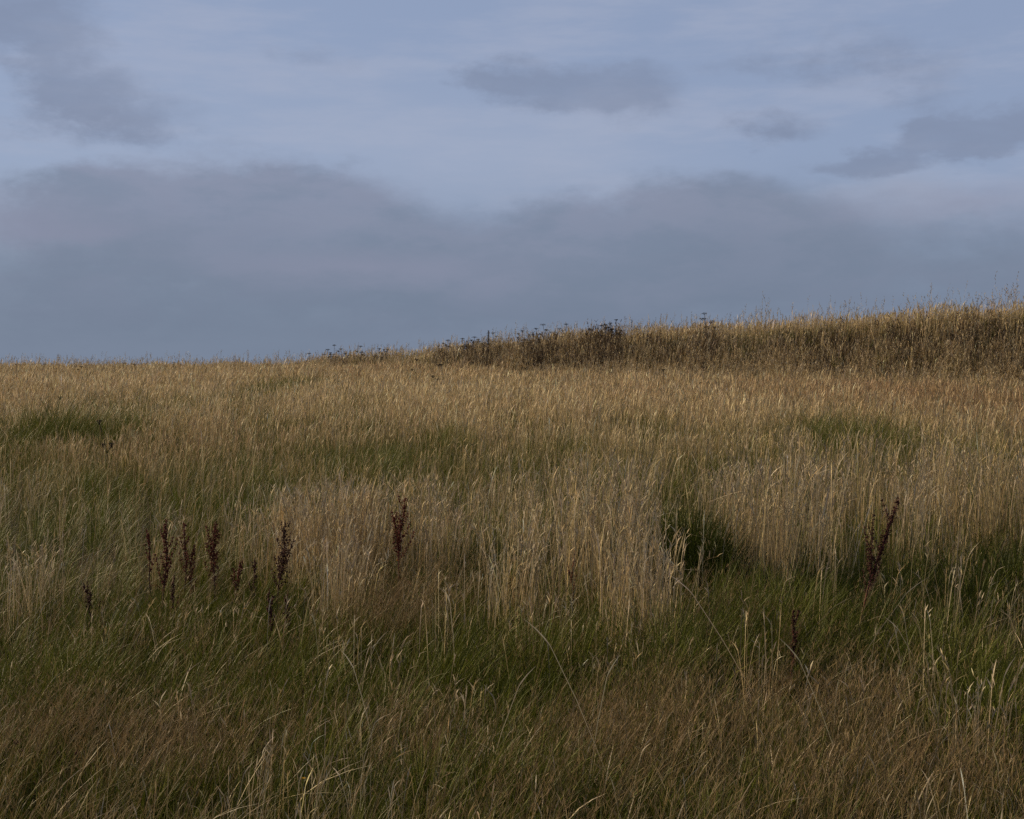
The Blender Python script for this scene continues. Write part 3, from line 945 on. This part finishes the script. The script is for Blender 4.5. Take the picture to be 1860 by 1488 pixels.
BANK = [
    (562, 641, .5, 2, 'small dark umbel at the very left end of the bank'),
    (597, 634, .6, 4, 'dark brown umbel on the left side of the first dark clump of the bank'),
    (607, 626, .65, 5, 'bushy dark umbel in the middle of the first dark clump of the bank'),
    (623, 633, .55, 3, 'low dark umbel on the right side of the first dark clump of the bank'),
    (656, 628, .6, 2, 'single flat topped umbel rising above pale grass right of the first clump'),
    (657, 639, .5, 5, 'low reddish brown umbel just below the single flat topped one'),
    (690, 633, .55, 5, 'dense blackish umbel in the second dark clump of the bank'),
    (701, 634, .5, 4, 'small blackish umbel at the right of the second dark clump of the bank'),
    (797, 628, .55, 3, 'low brown umbel at the left start of the long middle clump'),
    (811, 617, .65, 4, 'dark branched umbel second in the long middle clump of the bank'),
    (841, 614, .7, 4, 'dark umbel between the branched umbel and the thick black umbel'),
    (864, 611, .7, 6, 'thick black umbel left of the upright dark spike'),
    (897, 604, .75, 4, 'dark umbel immediately right of the upright dark spike'),
    (948, 600, .75, 5, 'dark umbel at the left of the crowded stretch of bank crest'),
    (976, 596, .8, 5, 'dense dark umbel second in the crowded stretch of bank crest'),
    (991, 588, .85, 4, 'tall dark umbel standing over the crowded stretch of bank crest'),
    (1013, 596, .75, 3, 'short dark umbel right of the tall one on the crowded crest'),
    (1029, 588, .8, 4, 'flat topped dark umbel at the right end of the crowded crest'),
    (1074, 597, .7, 3, 'lone narrow dark umbel before the highest pair on the bank'),
    (1091, 590, .8, 4, 'dark umbel at the left foot of the highest group on the bank'),
    (1100, 589, .8, 4, 'dark umbel in the middle of the highest group on the bank'),
    (1119, 580, .95, 6, 'tallest black umbel of the bank with several stacked heads'),
    (1110, 586, .85, 4, 'dark umbel tucked close to the left of the tallest black umbel'),
    (1284, 568, .95, 5, 'tall dark umbel alone among pale seed heads on the bank top'),
    (1290, 582, .75, 3, 'shorter dark umbel at the foot of the tall lone one on the bank top'),
]
for i, (px, ty, H, hd, lab) in enumerate(BANK):
    umbel(px, ty, lab, H=H, heads=hd, seed_n=i)
FIELD = [
    (754, 652, 34, 'small dark umbel in pale grass in front of the bank, leftmost of three'),
    (793, 661, 30, 'small dark umbel in pale grass in front of the bank, middle of three'),
    (808, 661, 30, 'small dark umbel in pale grass in front of the bank, rightmost of three'),
    (1279, 657, 27, 'rusty flat umbel in the tan grass below the bank'),
    (1206, 670, 25, 'tiny rusty umbel left of the flat umbel in the tan grass'),
    (26, 661, 42, 'small brown umbel on the meadow skyline at the left picture edge'),
    (88, 661, 42, 'small brown umbel on the left skyline, second from the picture edge'),
    (149, 665, 38, 'brown umbel with long stalk just under the left skyline'),
    (222, 659, 44, 'brown umbel on the middle of the left skyline'),
    (248, 661, 42, 'small brown umbel just right of the one in the middle of the left skyline'),
    (318, 658, 45, 'small brown umbel on the right part of the left skyline'),
    (201, 763, 15, 'flat dark umbel low in the straw grass on the left of the meadow'),
    (97, 720, 21, 'small dark umbel in straw grass above the green strip at the left'),
]
for i, (px, ty, y, lab) in enumerate(FIELD):
    umbel(px, ty, lab, y=y, heads=2 if i != 11 else 3, seed_n=60 + i, size=.8 if y > 28 else .5, group='dead umbel plants in the meadow')


def dark_spike(px, ty, y, label, seed_n):
    rng = np.random.default_rng(800 + seed_n)
    x = (px - CX) / FPX * y
    z = float(height(x, y))
    H = (EYE_PY - ty) * y / FPX + EYE - z
    root = empty('mullein_spike', (x, y, z), label, 'dead mullein', 'dead flower spikes on the bank')
    path = curve_pts((0, 0, -.02), (.01, 0, H), 1.0, (.01, 0, 0), 8)
    link_tri('stem', [tube(path, np.linspace(.012, .008, 8), 6)], MAT_UMBELSTEM, root, True)
    parts = []
    for k in range(170):
        f = rng.uniform(.62, 1.0)
        p = path[0] + (path[-1] - path[0]) * f
        a = rng.random() * 6.28
        parts.append(seed(p + np.array([math.cos(a), math.sin(a), 0]) * .030 * (1.15 - .5 * (f - .62) / .38), .011, .011, rng))
    link_tri('seed_spike', parts, MAT_UMBEL, root)


dark_spike(886, 599, 40.5, 'upright dark spike sticking up from the long middle clump on the bank', 1)


def flower(px, py, ty, label, mat, name, cat, group, r, seed_n, ball=False):
    rng = np.random.default_rng(900 + seed_n)
    x, y = at(px, py)
    z = float(height(x, y))
    H = (py - ty) * y / FPX
    root = empty(name, (x, y, z), label, cat, group)
    path = curve_pts((0, 0, -.01), (.02, -.02, H), 1.0, (.01, 0, 0), 7)
    link_tri('stem', [tube(path, .0016, 5)], MAT_GREENSTEM if not ball else MAT_DOCKSTEM2, root, True)
    tip = path[-1]
    parts = []
    if ball:
        for k in range(40):
            d = rng.normal(0, 1, 3)
            d /= np.linalg.norm(d)
            parts.append(seed(tip + d * r * .7, r * .35, r * .4, rng))
    else:
        for k in range(16):
            a = k * 2 * math.pi / 16
            d, sd = np.array([math.cos(a), math.sin(a), .25]), np.array([-math.sin(a), math.cos(a), 0])
            V = np.array([tip, tip + d * r * .6 - sd * r * .16, tip + d * r, tip + d * r * .6 + sd * r * .16])
            parts.append((V, np.array([(0, 1, 2, 3)])))
        for k in range(14):
            parts.append(seed(tip + rng.normal(0, r * .18, 3) + (0, 0, r * .15), r * .14, r * .2, rng))
    link_tri('flower_head', parts, mat, root)


for i, (px, py, ty, lab) in enumerate([
        (535, 1500, 1409, 'tiny yellow flower low in the green grass at the bottom of the slope'),
        (70, 925, 871, 'tiny yellow flower in olive grass near the left edge of the meadow'),
        (1206, 1100, 982, 'tiny yellow flower on a tall stem beside the dark hollow'),
        (713, 1090, 1015, 'tiny yellow flower below the solitary rusty red dock'),
        (435, 1160, 1103, 'tiny yellow flower under the bushy forked dock, left one of a pair'),
        (459, 1165, 1107, 'tiny yellow flower under the small dull brown dock, right one of a pair'),
        (1852, 1040, 958, 'tiny yellow flower at the right edge of the meadow')]):
    flower(px, py, ty, lab, MAT_YELLOW, 'yellow_flower', 'flower', 'small yellow flowers in the grass', .013, i)
for i, (px, py, ty, lab) in enumerate([
        (27, 1440, 1358, 'dark red seed ball at the left edge low in the brown grass'),
        (129, 1445, 1362, 'dark red seed ball right of the two at the left edge'),
        (18, 1425, 1343, 'small dark red seed ball above the one at the left edge')]):
    flower(px, py, ty, lab, MAT_KNAP, 'knapweed', 'seed head', 'dark seed balls in the brown grass', .011, 30 + i, ball=True)
